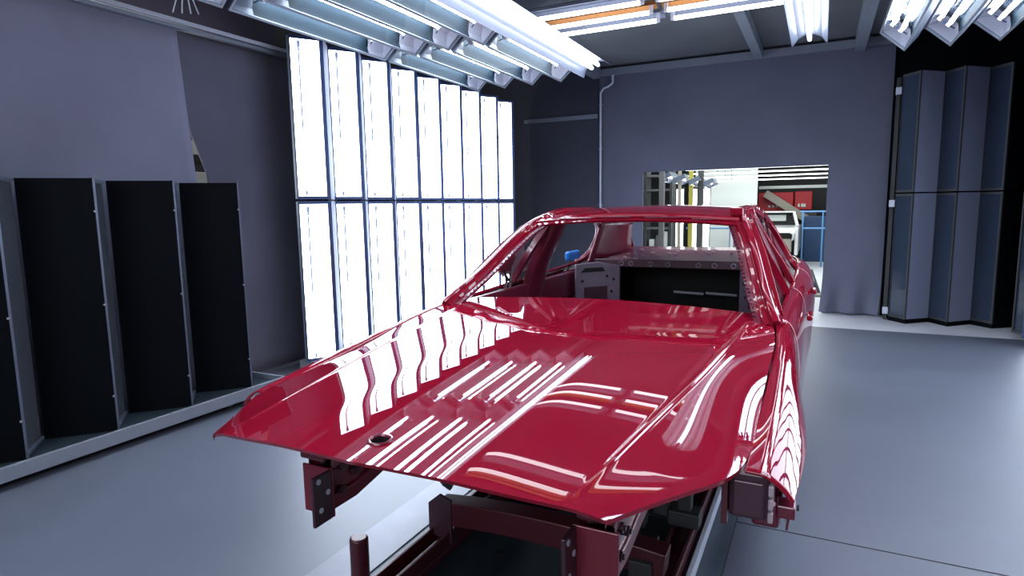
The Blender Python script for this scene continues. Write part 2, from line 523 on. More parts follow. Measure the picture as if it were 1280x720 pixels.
# ------------------------------------------------------------------ saw-tooth wall fixtures
def saw_module(name, B, C, back, z0, z1, lit, mats, detail=True):
    """one saw-tooth fixture. A is the origin; A-B carries the glass, B-C is the blind return panel.
    local plan coordinates; returns the root at the origin."""
    root = thing(name, (0, 0, 0), '', 'light fixture')
    A, B, C = Vector((0, 0)), Vector(B), Vector(C)
    ab = (B - A)
    L = ab.length
    tx = ab.normalized()
    n = Vector((tx.y, -tx.x))
    bk = Vector(back)
    if n.dot(bk) > 0:
        n = -n
    bc = (C - B)
    rt = bc.normalized()
    rn = Vector((rt.y, -rt.x))
    if rn.dot(bk) > 0:
        rn = -rn
    P = lambda s, d: A + tx * s + n * d
    # housing (set back from the glass) with lid
    poly = [P(0, -.012), P(L - .002, -.012), B + bc * .004 - rn * .006, C - rn * .006, C + bk, A + bk]
    MB().prism([(p.x, p.y) for p in poly], z0 + .004, z1 - .004).build('housing', mats['housing'], root)
    rp = [B + rt * .002, C - rt * .003, C - rt * .003 - rn * .005, B + rt * .002 - rn * .005]
    MB().prism([(p.x, p.y) for p in rp], z0, z1).build('return_panel', mats['return'], root)

    def quad(s0, s1, d, za, zb):
        a, b = P(s0, d), P(s1, d)
        return [(a.x, a.y, za), (b.x, b.y, za), (b.x, b.y, zb), (a.x, a.y, zb)]
    fr = MB()
    fw = .014 if lit else .008

    def slab(s0, s1, d0, d1, za, zb):
        pl = [P(s0, d0), P(s1, d0), P(s1, d1), P(s0, d1)]
        fr.prism([(p.x, p.y) for p in pl], za, zb)
    slab(0, fw * .7, -.012, .006, z0, z1)
    slab(L - fw * 2.6, L, -.012, .010, z0, z1)
    slab(fw * .7, L - fw, -.012, .006, z0, z0 + .03)
    slab(fw * .7, L - fw, -.012, .006, z1 - .03, z1)
    fr.build('frame', mats['frame'], root)
    g = MB().add(quad(fw * .7, L - fw, -.006, z0 + .03, z1 - .03), [(0, 1, 2, 3)])
    g.build('diffuser' if lit else 'cover_glass', mats['face'], root)
    if detail:
        for s in (.27,):
            k = MB()
            a = P(L * s, .004)
            k.box((a.x, a.y, z1 - .075), (.022, .022, .05))
            k.box((a.x, a.y, z1 - .115), (.014, .014, .05))
            k.build('tube_socket', M['socket'], root)
            k = MB().box((a.x, a.y, z1 - .52), (.017, .006, .75))  # added strip imitating the bluish shading inside the lit panel
            k.build('panel_shade_strip', M['frame'], root)
            k = MB().box((a.x, a.y, z0 + .06), (.018, .018, .04))
            k.build('tube_socket', M['socket'], root)
    return root


mats_lit = dict(housing=M['housing'], frame=M['frame'], face=M['diffuser'])
mats_lit['return'] = M['return']
mats_soft = dict(mats_lit, face=M['diffuser_soft'])
mats_off = dict(housing=M['black'], frame=M['halldark'], face=M['dglass'])
mats_off['return'] = M['return']

PITCH = .51
ORD = ('nearest', 'second', 'third', 'fourth', 'fifth', 'sixth', 'seventh', 'eighth', 'farthest')
ROWS = ((.10, 1.672, 'lower'), (1.69, 3.20, 'upper'))
for z0, z1, rn in ROWS:
    proto = saw_module('wall_light', (.17, .26), (0, PITCH), (-.03, 0), z0, z1, True, mats_lit)
    for k in range(9):
        lab = f'lit white wall light panel, {rn} row, {ORD[k]} column ' + ('beside the grey curtain' if k == 0 else 'by the back wall' if k == 8 else 'counting from the curtain')
        o = proto if k == 0 else dup(proto, (0, 0, 0))
        o.location = (-3.47, 4.41 + k * PITCH, 0)
        tag(o, lab, 'light fixture', f'left light wall, {rn} row')
t = thing('light_wall_stand', (-3.7, 6.6, 0), 'grey steel base and posts carrying the lit wall panels at left', 'stand')
MB().b2(-3.60, -3.36, 4.43, 9.0, .02, .10).build('base_rail', M['steel'], t)
for k in range(1, 10):
    MB().b2(-3.60, -3.52, 4.47 + k * PITCH - .02, 4.47 + k * PITCH + .02, .1, 3.22).build('post', M['steel'], t)

# right-hand light wall (mostly outside the frame; it lights the room and the car's flank)
for z0, z1, rn in ROWS:
    proto = saw_module('wall_light', (-.17, .26), (0, PITCH), (.03, 0), z0, z1, True, mats_soft, False)
    for k in range(11):
        o = proto if k == 0 else dup(proto, (0, 0, 0))
        o.location = (3.18, 2.92 + k * PITCH, 0)
        tag(o, 'lit wall light panel of the right-hand light wall beyond the frame', 'light fixture', 'right light wall')

# unlit saw-tooth unit standing across the far right corner
zz = [(1.87, 9.50), (2.04, 9.28), (2.32, 9.53), (2.49, 9.26), (2.77, 9.53), (2.95, 9.30), (3.2, 9.5)]
names = ('left', 'middle', 'right')
for z0, z1, rn in ((.06, 1.672, 'lower'), (1.69, 3.17, 'upper')):
    for k in range(3):
        A, B, C = zz[2 * k], zz[2 * k + 1], zz[2 * k + 2]
        mm = dict(mats_off)
        o = saw_module('corner_light', (B[0] - A[0], B[1] - A[1]), (C[0] - A[0], C[1] - A[1]), (0, .12), z0, z1, False, mm, False)
        o.location = (A[0], A[1], 0)
        if k == 2:
            for c in o.children:
                if c.name.startswith('return_panel'):
                    c.data.materials[0] = M['black']
        tag(o, f'unlit dark glass wall light, {rn} row, {names[k]} tooth in the far right corner', 'light fixture', 'unlit corner lights')
t = thing('corner_light_stand', (2.5, 9.5, 0), 'black plinth and post with small pale brackets under the unlit corner lights', 'stand')
MB().prism([(x, y + .012) for x, y in zz] + [(3.2, 9.72), (1.87, 9.72)], 0.0, .055).build('plinth', M['black'], t)
MB().b2(1.815, 1.855, 9.55, 9.65, 0, 3.15).build('post', M['halldark'], t)
for z in (.13, 1.55, 2.98):
    MB().b2(1.80, 1.862, 9.50, 9.548, z - .045, z + .045).build('bracket', M['alu'], t, bevel=.004)

# first teeth of the right wall: dark glass seen at a grazing angle
for z0, z1, rn in ((.06, 1.672, 'lower'), (1.69, 3.17, 'upper')):
    o = saw_module('corner_light', (-.14, .27), (.02, .45), (.14, 0), z0, z1, False, mats_off, False)
    o.location = (3.18, 8.55, 0)
    tag(o, f'dark glass wall light at the right edge of the picture, {rn} row', 'light fixture', 'unlit corner lights')

# ------------------------------------------------------------------ black movable screens at left
scr_mats = dict(housing=M['black'], frame=M['halldark'], face=None)
t = thing('movable_light_cart', (-3.45, 2.3, 0), 'low grey wheeled tray carrying the black screens at left', 'cart')
MB().b2(-3.62, -3.16, -.2, 3.795, .09, .105).build('tray', M['plate_dark'], t)
MB().b2(-3.16, -3.135, -.2, 3.82, .055, .145).build('front_lip', M['beam'], t, bevel=.004)
MB().b2(-3.62, -3.16, 3.795, 3.82, .055, .145).build('end_lip', M['beam'], t)
for x, y in ((-3.25, 1.62), (-3.62, 1.62), (-3.25, 3.3), (-3.62, 3.3)):
    w = MB()
    w.tube((x - .018, y, .045), (x + .018, y, .045), .045, 14)
    c = w.build('castor_wheel', M['halldark'], t, True)
    f = MB().b2(x - .024, x - .019, y - .02, y + .02, .03, .09)
    f.b2(x + .019, x + .024, y - .02, y + .02, .03, .09)
    f.build('castor_fork', M['chrome'], c)
mirror_m = mat('screen_glass_painted_reflection', (0.24, 0.29, 0.36), 0.04, 0.7)  # grey mixed into the glass colour to imitate brighter reflections
wn = ('cut off at the left edge', 'second from the left edge', 'third from the left edge', 'nearest the grey curtain')
for k, y0 in enumerate((1.57, 2.12, 2.68, 3.24)):
    root = thing('screen_light', (0, 0, 0), f'black back of a standing screen light, {wn[k]}', 'screen', 'black screens on the cart')
    A, B, C = (-3.54, y0), (-3.26, y0 + .31), (-3.54, y0 + .54)
    poly = [(A[0], A[1]), (B[0], B[1]), (B[0] - .02, B[1] + .012), (A[0] - .015, A[1] + .03)]
    MB().prism(poly, .11, 1.815).build('blind_panel', M['black'], root)
    d = Vector((C[0] - B[0], C[1] - B[1])).normalized()
    nn = Vector((d.y, -d.x))
    if nn.x < 0: nn = -nn
    gp = [(B[0] + d.x * .02 - .022, B[1] + d.y * .02), (C[0] + d.x * -.03, C[1] + d.y * -.03)]
    g = MB().add([(gp[0][0], gp[0][1], .14), (gp[1][0], gp[1][1], .14), (gp[1][0], gp[1][1], 1.79), (gp[0][0], gp[0][1], 1.79)], [(0, 1, 2, 3)])
    g.build('cover_glass', mirror_m, root)
    fr = MB()
    fr.bar((B[0] - .012, B[1] + .008, .11), (B[0] - .012, B[1] + .008, 1.82), .018, .018, (1, 0, 0))
    fr.bar((B[0] - .012, B[1] + .008, 1.805), (C[0], C[1], 1.805), .018, .018)
    fr.bar((B[0] - .012, B[1] + .008, .125), (C[0], C[1], .125), .018, .018)
    fr.build('frame', M['housing'], root)
    for z in (.35, .98, 1.6):
        MB().tube((B[0] + .004, B[1] - .006, z), (B[0] - .002, B[1] - .002, z), .007, 8).build('screw', M['chrome'], root)


# ------------------------------------------------------------------ ceiling fixtures
def trough(name, L, w=.30, h=.15, glass=True, ntube=2, pale=(1,)):
    """glazed trough, glass at z=0 looking down -z, running along +y"""
    root = thing(name, (0, 0, 0), '', 'light fixture')
    hs = MB()
    hs.b2(-w / 2, -w / 2 + .004, 0, L, 0, h)
    hs.b2(w / 2 - .004, w / 2, 0, L, 0, h)
    hs.b2(-w / 2, w / 2, 0, L, h, h + .004)
    hs.b2(-w / 2, w / 2, 0, .004, 0, h)
    hs.b2(-w / 2, w / 2, L - .004, L, 0, h)
    hs.build('housing', M['housing'], root)
    e = .24
    prof = [(-w / 2 + .006, .010), (-w / 2 + .03, .07), (-.06, h - .01), (.06, h - .01), (w / 2 - .03, .07), (w / 2 - .006, .010)]
    MB().grid([[(x, y, z) for x, z in prof[2:]] for y in (e, L - e)]).build('reflector', M['reflector'], root, True)
    MB().grid([[(x, y, z) for x, z in prof[:3]] for y in (e, L - e)]).build('lower_reflector', M['teal'], root, True)
    for s in (0, 1):
        y0, y1 = (.006, e) if s == 0 else (L - e, L - .006)
        k = MB().grid([[(x, y, z * .75 + .01) for x, z in prof] for y in (y0, y1)])
        k.add([(x, y0 if s == 0 else y1, z * .75 + .01) for x, z in prof], [tuple(range(6))])
        o = k.build('end_reflector', M['white' if s in pale else 'housing'], root)
        yy = e - .01 if s == 0 else L - e + .01
        c = MB().pipe([(-.07, yy, .07), (-.03, yy + .02 * (1 - 2 * s), .06), (.0, yy, .075), (.05, yy, .06)], .006, 6)
        c.build('wiring', M['frame'], o)
    xs = (-.008, .09) if ntube == 2 else (0,)
    for x in xs:
        MB().tube((x, e + .05, .08 if ntube == 2 else .05), (x, L - e - .05, .08 if ntube == 2 else .05), .019, 10).build('tube', M['tube'], root, True)
        for y in (e + .03, L - e - .03):
            MB().b2(x - .018, x + .018, y - .018, y + .018, .035, .12).build('tube_socket', M['white'], root)
    fr = MB()
    f = .016
    fr.b2(-w / 2 - .003, -w / 2 + f, -.003, L + .003, -.010, .004)
    fr.b2(w / 2 - f, w / 2 + .003, -.003, L + .003, -.010, .004)
    fr.b2(-w / 2 + f, w / 2 - f, -.003, f, -.010, .004)
    fr.b2(-w / 2 + f, w / 2 - f, L - f, L + .003, -.010, .004)
    fr.build('frame', M['steel'], root)
    if glass:
        MB().add([(-w / 2 + .01, .01, .006), (w / 2 - .01, .01, .006), (w / 2 - .01, L - .01, .006), (-w / 2 + .01, L - .01, .006)], [(0, 1, 2, 3)]).build('cover_glass', M['glass'], root)
    return root


def batten(name, L, w=.30, refl='batten', tubes=(0,), tz=.045, dp=1.0, tm='tube'):
    """open reflector with bare tubes, mouth at z=0 looking down, along +y"""
    root = thing(name, (0, 0, 0), '', 'light fixture')
    prof = [(-w / 2, .10 - .10 * dp), (-w / 2 + .05, .10 - .03 * dp), (-.05, .10), (.05, .10), (w / 2 - .05, .10 - .03 * dp), (w / 2, .10 - .10 * dp)]
    MB().grid([[(x, y, z) for x, z in prof] for y in (0, L)]).build('reflector', M[refl], root, solid=.003)
    MB().b2(-.05, .05, .02, L - .02, .106, .16).build('housing', M['steel'], root)
    for x in tubes:
        MB().tube((x, .06, tz), (x, L - .06, tz), .019, 12).build('tube', M[tm], root, True)
        for y in (.045, L - .045):
            MB().b2(x - .014, x + .014, y - .015, y + .015, tz - .015, .10).build('tube_socket', M['white'], root)
    for y in (.25, L - .25):
        MB().tube((0, y, .16), (0, y, .5), .004, 6).build('hanger_chain', M['chrome'], root)
    return root


SEGL = 1.86
proto = trough('ceiling_light', SEGL)
first = True
TILT = R(42)
LROW = (-3.02, -2.64, -2.26, -1.88)      # x of the lower lip
SEGY = (-.45, 1.47, 3.39, 5.31)          # near ends of the segments
RN = ('outermost', 'second', 'third', 'innermost')
SN = ('first overhead', 'second overhead', 'nearer', 'farther')
hw = .15
for s, y in enumerate(SEGY):
    for k, x in enumerate(LROW):
        o = proto if first else dup(proto, (0, 0, 0))
        first = False
        # face normal points down and to the right (towards the car)
        o.rotation_euler = (0, -TILT, 0)
        o.location = (x + hw * math.cos(TILT), y + .0, 3.08 + hw * math.sin(TILT))
        tag(o, f'glazed ceiling light trough of the left bank, {RN[k]} row, {SN[s]} segment', 'light fixture', 'left ceiling bank')
proto_r = trough('ceiling_light', SEGL, pale=(0,))
rfirst = True
RROW = (1.69, 2.07, 2.46, 2.85)
for s, y in enumerate((-.2, 1.72, 3.64, 5.56)):
    for k, x in enumerate(RROW):
        o = proto_r if rfirst else dup(proto_r, (0, 0, 0))
        rfirst = False
        o.rotation_euler = (0, -TILT, math.pi)
        o.location = (x - hw * math.cos(TILT), y + .12 + SEGL, 3.08 + hw * math.sin(TILT))
        tag(o, f'glazed ceiling light trough of the right bank, {("innermost", "second", "third", "outermost")[k]} row, {SN[s]} segment', 'light fixture', 'right ceiling bank')

b1 = batten('ceiling_light', 3.7, .34, 'batten', (-.03, .05), tm='tube_far')
b1.rotation_euler = (0, -R(20), 0)
b1.location = (-1.38, 3.35, 3.12)
tag(b1, 'long bright open ceiling light beside the inner edge of the left bank', 'light fixture')
b1b = dup(b1, (-1.38, -.45, 3.12), None, 'long bright open ceiling light overhead in line with the left bank')
b2 = batten('ceiling_light', 2.4, .32, 'batten', (0,), tm='tube_far')
b2.location = (.83, 4.65, 3.13)
tag(b2, 'open single tube ceiling light running lengthwise over the right of the car', 'light fixture')
# crosswise tubes
cw = batten('ceiling_light', 1.15, .20, 'batten', (0,), .02, .35, 'tube_soft')
cwo = batten('ceiling_light', 1.15, .13, 'warm', (0,), .02, .35, 'tube_soft')
CN = ('front', 'middle', 'rear')
fst = {}
for r_, (y, pr) in enumerate(((5.85, cw), (5.58, cwo), (5.28, cw))):
    for c in range(2):
        o = pr if pr.name not in fst else dup(pr, (0, 0, 0))
        fst[pr.name] = 1
        o.rotation_euler = (0, 0, -R(90))
        o.location = (-1.5 + c * 1.19, y, 3.22)
        tag(o, f'{"warm orange" if pr is cwo else "white"} crosswise tube light, {("rear", "middle", "front")[r_]} line, {("left", "right")[c]} half', 'light fixture', 'crosswise ceiling tubes')

for r_, (y, pr) in enumerate(((4.02, cw), (3.74, cwo))):
    for c in range(2):
        o = dup(pr, (-1.12 + c * 1.19, y, 3.24), (0, 0, -R(90)))
        tag(o, f'{"warm orange" if pr is cwo else "white"} crosswise tube light above the frame, {("left", "right")[c]} half', 'light fixture', 'crosswise ceiling tubes above the frame')

# ------------------------------------------------------------------ floor plates and trolley
tag(MB().b2(-.94, -.70, -.4, 6.6, 0.0, .006).build('floor_strip', M['plate_light']), 'pale steel floor strip left of the trolley', 'floor plate')
tag(MB().b2(.56, .685, -.4, 6.6, 0.0, .005).build('floor_strip', M['plate_teal']), 'grey floor strip right of the trolley', 'floor plate')
root = thing('conveyor_bed', (0, 3, 0), 'dark conveyor bed plates set in the floor under the car', 'conveyor')
for k in range(7):
    MB().b2(-.66, .44, .2 + k * .92, .2 + k * .92 + .90, 0.0, .012).build('bed_plate', M['plate_dark'], root, bevel=.003)
    MB().tube((-.25, .5 + k * .92, .011), (-.25, .5 + k * .92, .0135), .022, 12).build('bolt_hole', M['hole'], root)
for nm, x, y in (('left', -.80, 2.05), ('right', .62, 2.05)):
    tag(MB().tube((x, y, .004), (x, y, .0075), .018, 14).build('floor_bolt', M['hole']), f'dark bolt head in the floor strip at the {nm} of the trolley', 'bolt')
gs = MB().b2(.685, .69, -.4, 8.6, 0.0, .002)
gs.b2(.69, 3.0, 3.09, 3.095, 0, .002)
tag(gs.build('trim_2', M['hole']), kind='structure')

t = thing('body_trolley', (0, 2.5, 0), 'dark red low trolley with long rails under the car body', 'trolley')
for s in (-1, 1):
    r = MB()
    r.b2(s * .50 - .05, s * .50 + .05, 1.0, 6.3, .012, .05)
    r.b2(s * .50 - .05, s * .50 - .035, 1.0, 6.3, .05, .12)
    r.b2(s * .50 + .035, s * .50 + .05, 1.0, 6.3, .05, .12)
    r.build('side_rail', M['paint_dark'], t, bevel=.003)
    MB().b2(s * .58 - .01, s * .58 + .01, 1.0, 6.3, .012, .075).build('guide_strip', M['alu'], t, bevel=.002)
    for y in (2.75, 3.6, 4.6):
        k = MB().b2(s * .50 - .07, s * .50 + .07, y - .05, y + .05, .12, .19)
        k.b2(s * .50 - .03, s * .50 + .03, y - .03, y + .03, .19, .27)
        k.build('support_block', M['halldark'], t, bevel=.006)
for y in (2.28, 4.2, 5.6):
    c = MB()
    c.sweep([(x, y, .19 + .03 * (1 - (x / .52)**2)) for x in np.linspace(-.52, .52, 13)], [(-.05, -.055), (.05, -.055), (.05, .055), (-.05, .055)], (0, 1, 0))
    c.build('crossbeam', M['paint_dark'], t, bevel=.005)
k = MB().plate([(-.56, 2.23, .10), (-.44, 2.23, .06), (-.44, 2.23, .27), (-.50, 2.23, .29), (-.56, 2.23, .24)], .012, (0, 1, 0))
k.build('end_bracket', M['plum'], t)
MB().pipe([(-.52, 2.36, .26), (-.55, 2.34, .29), (-.57, 2.33, .37)], .016, 8).build('hook', M['halldark'], t, True)
MB().tube((-.625, 1.82, .05), (-.625, 1.82, .262), .038, 14).build('locating_post', M['paint_dark'], t, True, bevel=.008)
k = MB()
rr = random.Random(3)
for i in range(16):
    y = 2.0 + .12 * i
    k.box((.37 + rr.uniform(-.05, .06), y, .16 + rr.uniform(-.03, .05)), (rr.uniform(.04, .1), rr.uniform(.04, .1), rr.uniform(.04, .1)))
k.build('clamp_hardware', M['halldark'], t, bevel=.006)['kind'] = 'stuff'

# ------------------------------------------------------------------ THE CAR BODY
car = thing('car_body', (0, 3.5, 0), 'unfinished glossy red car body shell without glass or wheels on a low trolley', 'car')

# --- hood: control curves from the centre line out to the shut line, rows from nose to cowl
# row: y of centre, z of centre | inner crease x | outer crease x, y, drop | edge x, y, drop
HR = np.array([
    (1.10, .975, .258, .535, 1.168, .036, .618, 1.195, .062),
    (1.36, .996, .270, .565, 1.395, .039, .745, 1.405, .086),
    (1.70, 1.021, .282, .605, 1.700, .041, .850, 1.620, .108),
    (2.10, 1.0475, .288, .658, 2.100, .040, .857, 2.080, .094),
    (2.50, 1.0706, .288, .700, 2.500, .036, .860, 2.480, .064),
    (2.80, 1.0858, .285, .730, 2.790, .031, .848, 2.770, .043),
    (3.06, 1.0973, .280, .745, 3.020, .025, .812, 3.000, .031)])
TR = np.array([0, .13, .305, .51, .715, .87, 1.0])
NV = 130
tq = np.linspace(0, 1, NV)
HC = np.stack([cubic(TR, HR[:, k], tq) for k in range(9)], 1)
uq = np.r_[np.linspace(0, .24, 20), np.linspace(.24, .34, 26)[1:], np.linspace(.34, .56, 20)[1:], np.linspace(.56, .66, 30)[1:], np.linspace(.66, 1, 36)[1:]]


def ramp(d, w):
    return w * np.logaddexp(0, d / w)


CROWN, KICK = .10, .09
hood_half = []
for i in range(NV):
    yc, zc, xi, xk, yk, dk, xe, ye, de = HC[i]
    X = pchip([0, .29, .61, 1], [0, xi, xk, xe], uq)
    Y = pchip([0, .29, .61, 1], [yc, yc + (yk - yc) * .25, yk, ye], uq)
    s1 = (dk - CROWN * xk * xk / 2) / (xk - xi)
    ee = (de - CROWN * xe * xe / 2 - s1 * (xe - xi) - KICK * (xe - xk)) / (xe - xk)**2
    dd = np.maximum(X - xk, 0)
    Z = zc - CROWN * X * X / 2 - s1 * ramp(X - xi, .018) - KICK * ramp(X - xk, .006) - ee * dd**2 + .0035 * np.exp(-((X - xk) / .009)**2) * np.clip((tq[i] - .04) / .1, 0, 1) * np.clip((.98 - tq[i]) / .2, 0, 1)
    hood_half.append(np.stack([X, Y, Z], 1))
hood_half = np.array(hood_half)
full = np.concatenate([hood_half[:, :0:-1] * np.array([-1, 1, 1]), hood_half], 1)
# fold the rim down to give the panel an edge
rim = lambda a, d: a + np.array(d)
top = full
front = rim(top[0], (0, .004, -.010))
rows = [front] + [top[i] for i in range(NV)] + [rim(top[-1], (0, .01, -.02))]
rows2 = []
for r_ in rows:
    l, r2 = r_[0] + np.array((.002, 0, -.012)), r_[-1] + np.array((-.002, 0, -.012))
    rows2.append(np.concatenate([[l], r_, [r2]]))
hole_c = Vector((0.0, 1.22, 0))
hb = MB().grid([[tuple(p) for p in r_] for r_ in rows2])
hb.f = [f for f in hb.f if (Vector((sum(hb.v[i][0] for i in f) / 4, sum(hb.v[i][1] for i in f) / 4, 0)) - hole_c).length > .027]
hood = hb.build('hood', M['paint'], car, True, autosmooth=50)


def hood_z(x, y):
    d = (full[..., 0] - x)**2 + (full[..., 1] - y)**2
    i = np.unravel_index(np.argmin(d), d.shape)
    return full[i][2]


hz = hood_z(0, 1.22)
MB().ring((0, 1.22, hz + .001), (0, -.07, 1), .029, .0045, 28, 8).build('emblem_seat_ring', M['paint_in'], hood, True)
cup = MB()
cup.tube((0, 1.22, hz - .002), (0, 1.22, hz - .03), .030, 24, False)
cup.add([(.03 * math.cos(a), 1.22 + .03 * math.sin(a), hz - .03) for a in np.linspace(0, 2 * math.pi, 24, False)], [tuple(range(24))])
cup.build('emblem_recess', M['hole'], hood)

# --- sides -------------------------------------------------------------
def side_surface(ys, table, nprof, zmin):
    """table rows: y -> list of (x, z) from the shut/belt line down; zmin(y) trims the lower edge"""
    ky = [r_[0] for r_ in table]
    prof = np.array([r_[1] for r_ in table], float)
    n = prof.shape[1]
    out = []
    for y in ys:
        c = np.stack([[cubic(ky, prof[:, j, k], [y])[0] for k in range(2)] for j in range(n)])
        s = np.r_[0, np.cumsum(np.linalg.norm(np.diff(c, axis=0), axis=1))]
        zb = zmin(y)
        q = np.linspace(0, s[-1], 160)
        X, Z = pchip(s, c[:, 0], q), pchip(s, c[:, 1], q)
        k = np.argmax(Z < zb) if np.any(Z < zb) else 159
        q2 = np.linspace(0, q[max(k, 2)], nprof)
        out.append([(x, y, z) for x, z in zip(pchip(s, c[:, 0], q2), pchip(s, c[:, 1], q2))])
    return out


SILL = .33


def arch(y, yc, r=.395, zc=.45):
    d = r * r - (y - yc)**2
    return zc + math.sqrt(d) if d > 0 else SILL


FEND = [
    (1.60, [(.856, .906), (.890, .904), (.926, .888), (.962, .856), (.988, .805), (.985, .6), (.95, .3)]),
    (1.80, [(.858, .926), (.893, .929), (.930, .912), (.967, .873), (.993, .810), (.990, .6), (.95, .3)]),
    (2.05, [(.861, .953), (.896, .957), (.932, .940), (.968, .896), (.994, .825), (.990, .6), (.95, .3)]),
    (2.35, [(.864, .990), (.897, .993), (.928, .972), (.960, .915), (.979, .81), (.975, .6), (.94, .3)]),
    (2.65, [(.862, 1.030), (.898, 1.030), (.930, .995), (.952, .905), (.958, .79), (.955, .6), (.93, .3)]),
    (2.95, [(.842, 1.064), (.880, 1.058), (.918, 1.005), (.942, .90), (.950, .79), (.950, .6), (.925, .3)]),
]
for s in (1, -1):
    g = side_surface(np.linspace(1.60, 2.95, 70), FEND, 44, lambda y: max(arch(y, 2.06), max(.845 - .03 * (y - 1.6), .8) if y < 2.2 else 0, SILL))
    m = MB().grid(g)
    if s < 0: m = m.mirror()
    fd = m.build('front_fender', M['paint'], car, True, solid=.008, autosmooth=60)
    hole = MB().tube((s * .978, 1.64, .812), (s * .9835, 1.64, .812), .008, 10)
    hole.build('mounting_hole', M['hole'], fd)

SIDE = [
    (2.95, [(.842, 1.066), (.884, 1.058), (.920, 1.005), (.942, .90), (.950, .79), (.950, .6), (.925, .3)]),
    (3.40, [(.850, 1.078), (.897, 1.060), (.930, 1.000), (.948, .89), (.953, .79), (.953, .6), (.925, .3)]),
    (4.00, [(.858, 1.092), (.905, 1.072), (.938, 1.010), (.953, .89), (.957, .79), (.957, .6), (.925, .3)]),
    (4.60, [(.862, 1.105), (.912, 1.083), (.952, 1.015), (.970, .90), (.972, .79), (.968, .6), (.93, .3)]),
    (5.20, [(.855, 1.120), (.908, 1.098), (.962, 1.020), (.985, .90), (.990, .79), (.985, .6), (.94, .3)]),
    (5.70, [(.830, 1.125), (.885, 1.102), (.940, 1.020), (.965, .90), (.970, .79), (.965, .6), (.92, .3)]),
    (6.15, [(.760, 1.115), (.810, 1.090), (.868, 1.005), (.895, .90), (.90, .79), (.895, .6), (.86, .3)]),
]
FRAME_F = [(.850, 2.98, 1.085), (.795, 3.18, 1.215), (.720, 3.42, 1.375), (.652, 3.64, 1.478), (.634, 3.78, 1.503), (.632, 3.87, 1.505), (.70, 3.80, 1.36), (.80, 3.74, 1.18), (.855, 3.72, 1.08)]
FRAME_R = [(.862, 4.16, 1.09), (.795, 4.13, 1.22), (.70, 4.05, 1.38), (.634, 4.02, 1.506), (.634, 4.35, 1.512), (.640, 4.70, 1.492), (.672, 4.98, 1.415), (.735, 5.12, 1.29), (.800, 5.10, 1.17), (.862, 4.98, 1.105)]
for s in (1, -1):
    for nm, y0, y1, zf in (('front_door', 2.957, 3.93, lambda y: .36), ('rear_door', 3.937, 4.93, lambda y: max(.36, arch(y, 5.22))), ('rear_quarter', 4.937, 6.15, lambda y: max(SILL, arch(y, 5.22)))):
        g = side_surface(np.linspace(y0, y1, 40), SIDE, 36, zf)
        m = MB().grid(g)
        if s < 0: m = m.mirror()
        door = m.build(nm, M['paint'], car, True, solid=.02, autosmooth=60)
        if nm == 'rear_quarter':
            continue
        # inner skin with openings, seen through the cabin
        xi = s * .80
        inn = MB()
        za, zb = .42, 1.06
        ya, yb = y0 + .04, y1 - .05 if nm == 'front_door' else 4.86
        inn.b2(xi - .02, xi + .02, ya, yb, .86, zb)
        inn.b2(xi - .02, xi + .02, ya, yb, za, .52)
        inn.b2(xi - .02, xi + .02, ya, ya + .14, .52, .86)
        inn.b2(xi - .02, xi + .02, yb - .16, yb, .52, .86)
        inn.b2(xi - .02, xi + .02, ya + .52, ya + .62, .52, .86)
        inn.build('inner_panel', M['paint_in'], door, bevel=.012)
        fr = [(s * x, y, z) for x, y, z in (FRAME_F if nm == 'front_door' else FRAME_R)]
        pts = curve3(fr, 60)
        w = .019
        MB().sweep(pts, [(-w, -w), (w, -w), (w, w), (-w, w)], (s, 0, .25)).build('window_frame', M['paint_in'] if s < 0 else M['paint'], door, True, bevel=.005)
        if nm == 'front_door':
            hn = MB().box((s * .972, 3.78, .95), (.03, .17, .03))
        else:
            hn = MB().box((s * .985, 4.78, .965), (.03, .17, .03))
        hn.build('handle_seat', M['paint'], door, bevel=.01)

# sill beams
for s in (1, -1):
    MB().b2(s * .80, s * .91, 2.5, 4.8, .30, .42).build('sill', M['paint_in'], car, bevel=.02)

# pillars and roof rails
RAIL = [(.842, 2.87, 1.045), (.820, 2.93, 1.085), (.765, 3.12, 1.190), (.690, 3.38, 1.355), (.615, 3.62, 1.480), (.588, 3.80, 1.520), (.580, 4.30, 1.540), (.582, 4.85, 1.525), (.60, 5.20, 1.470), (.655, 5.58, 1.330), (.735, 5.95, 1.150)]


def rail_prof(u):
    k = 1.0 if u < .72 else 1 + (u - .72) * 2.2
    return [(-.072 * k, -.012), (-.056 * k, -.008), (-.050 * k, .005), (-.042, .005), (-.036, .020), (-.022, .026), (-.016, .017), (-.010, .017),
            (-.004, .031), (.014, .034), (.024, .029), (.027, .016), (.034, .014), (.042, -.002), (.030, -.035), (-.02 * k, -.042), (-.06 * k, -.024)]


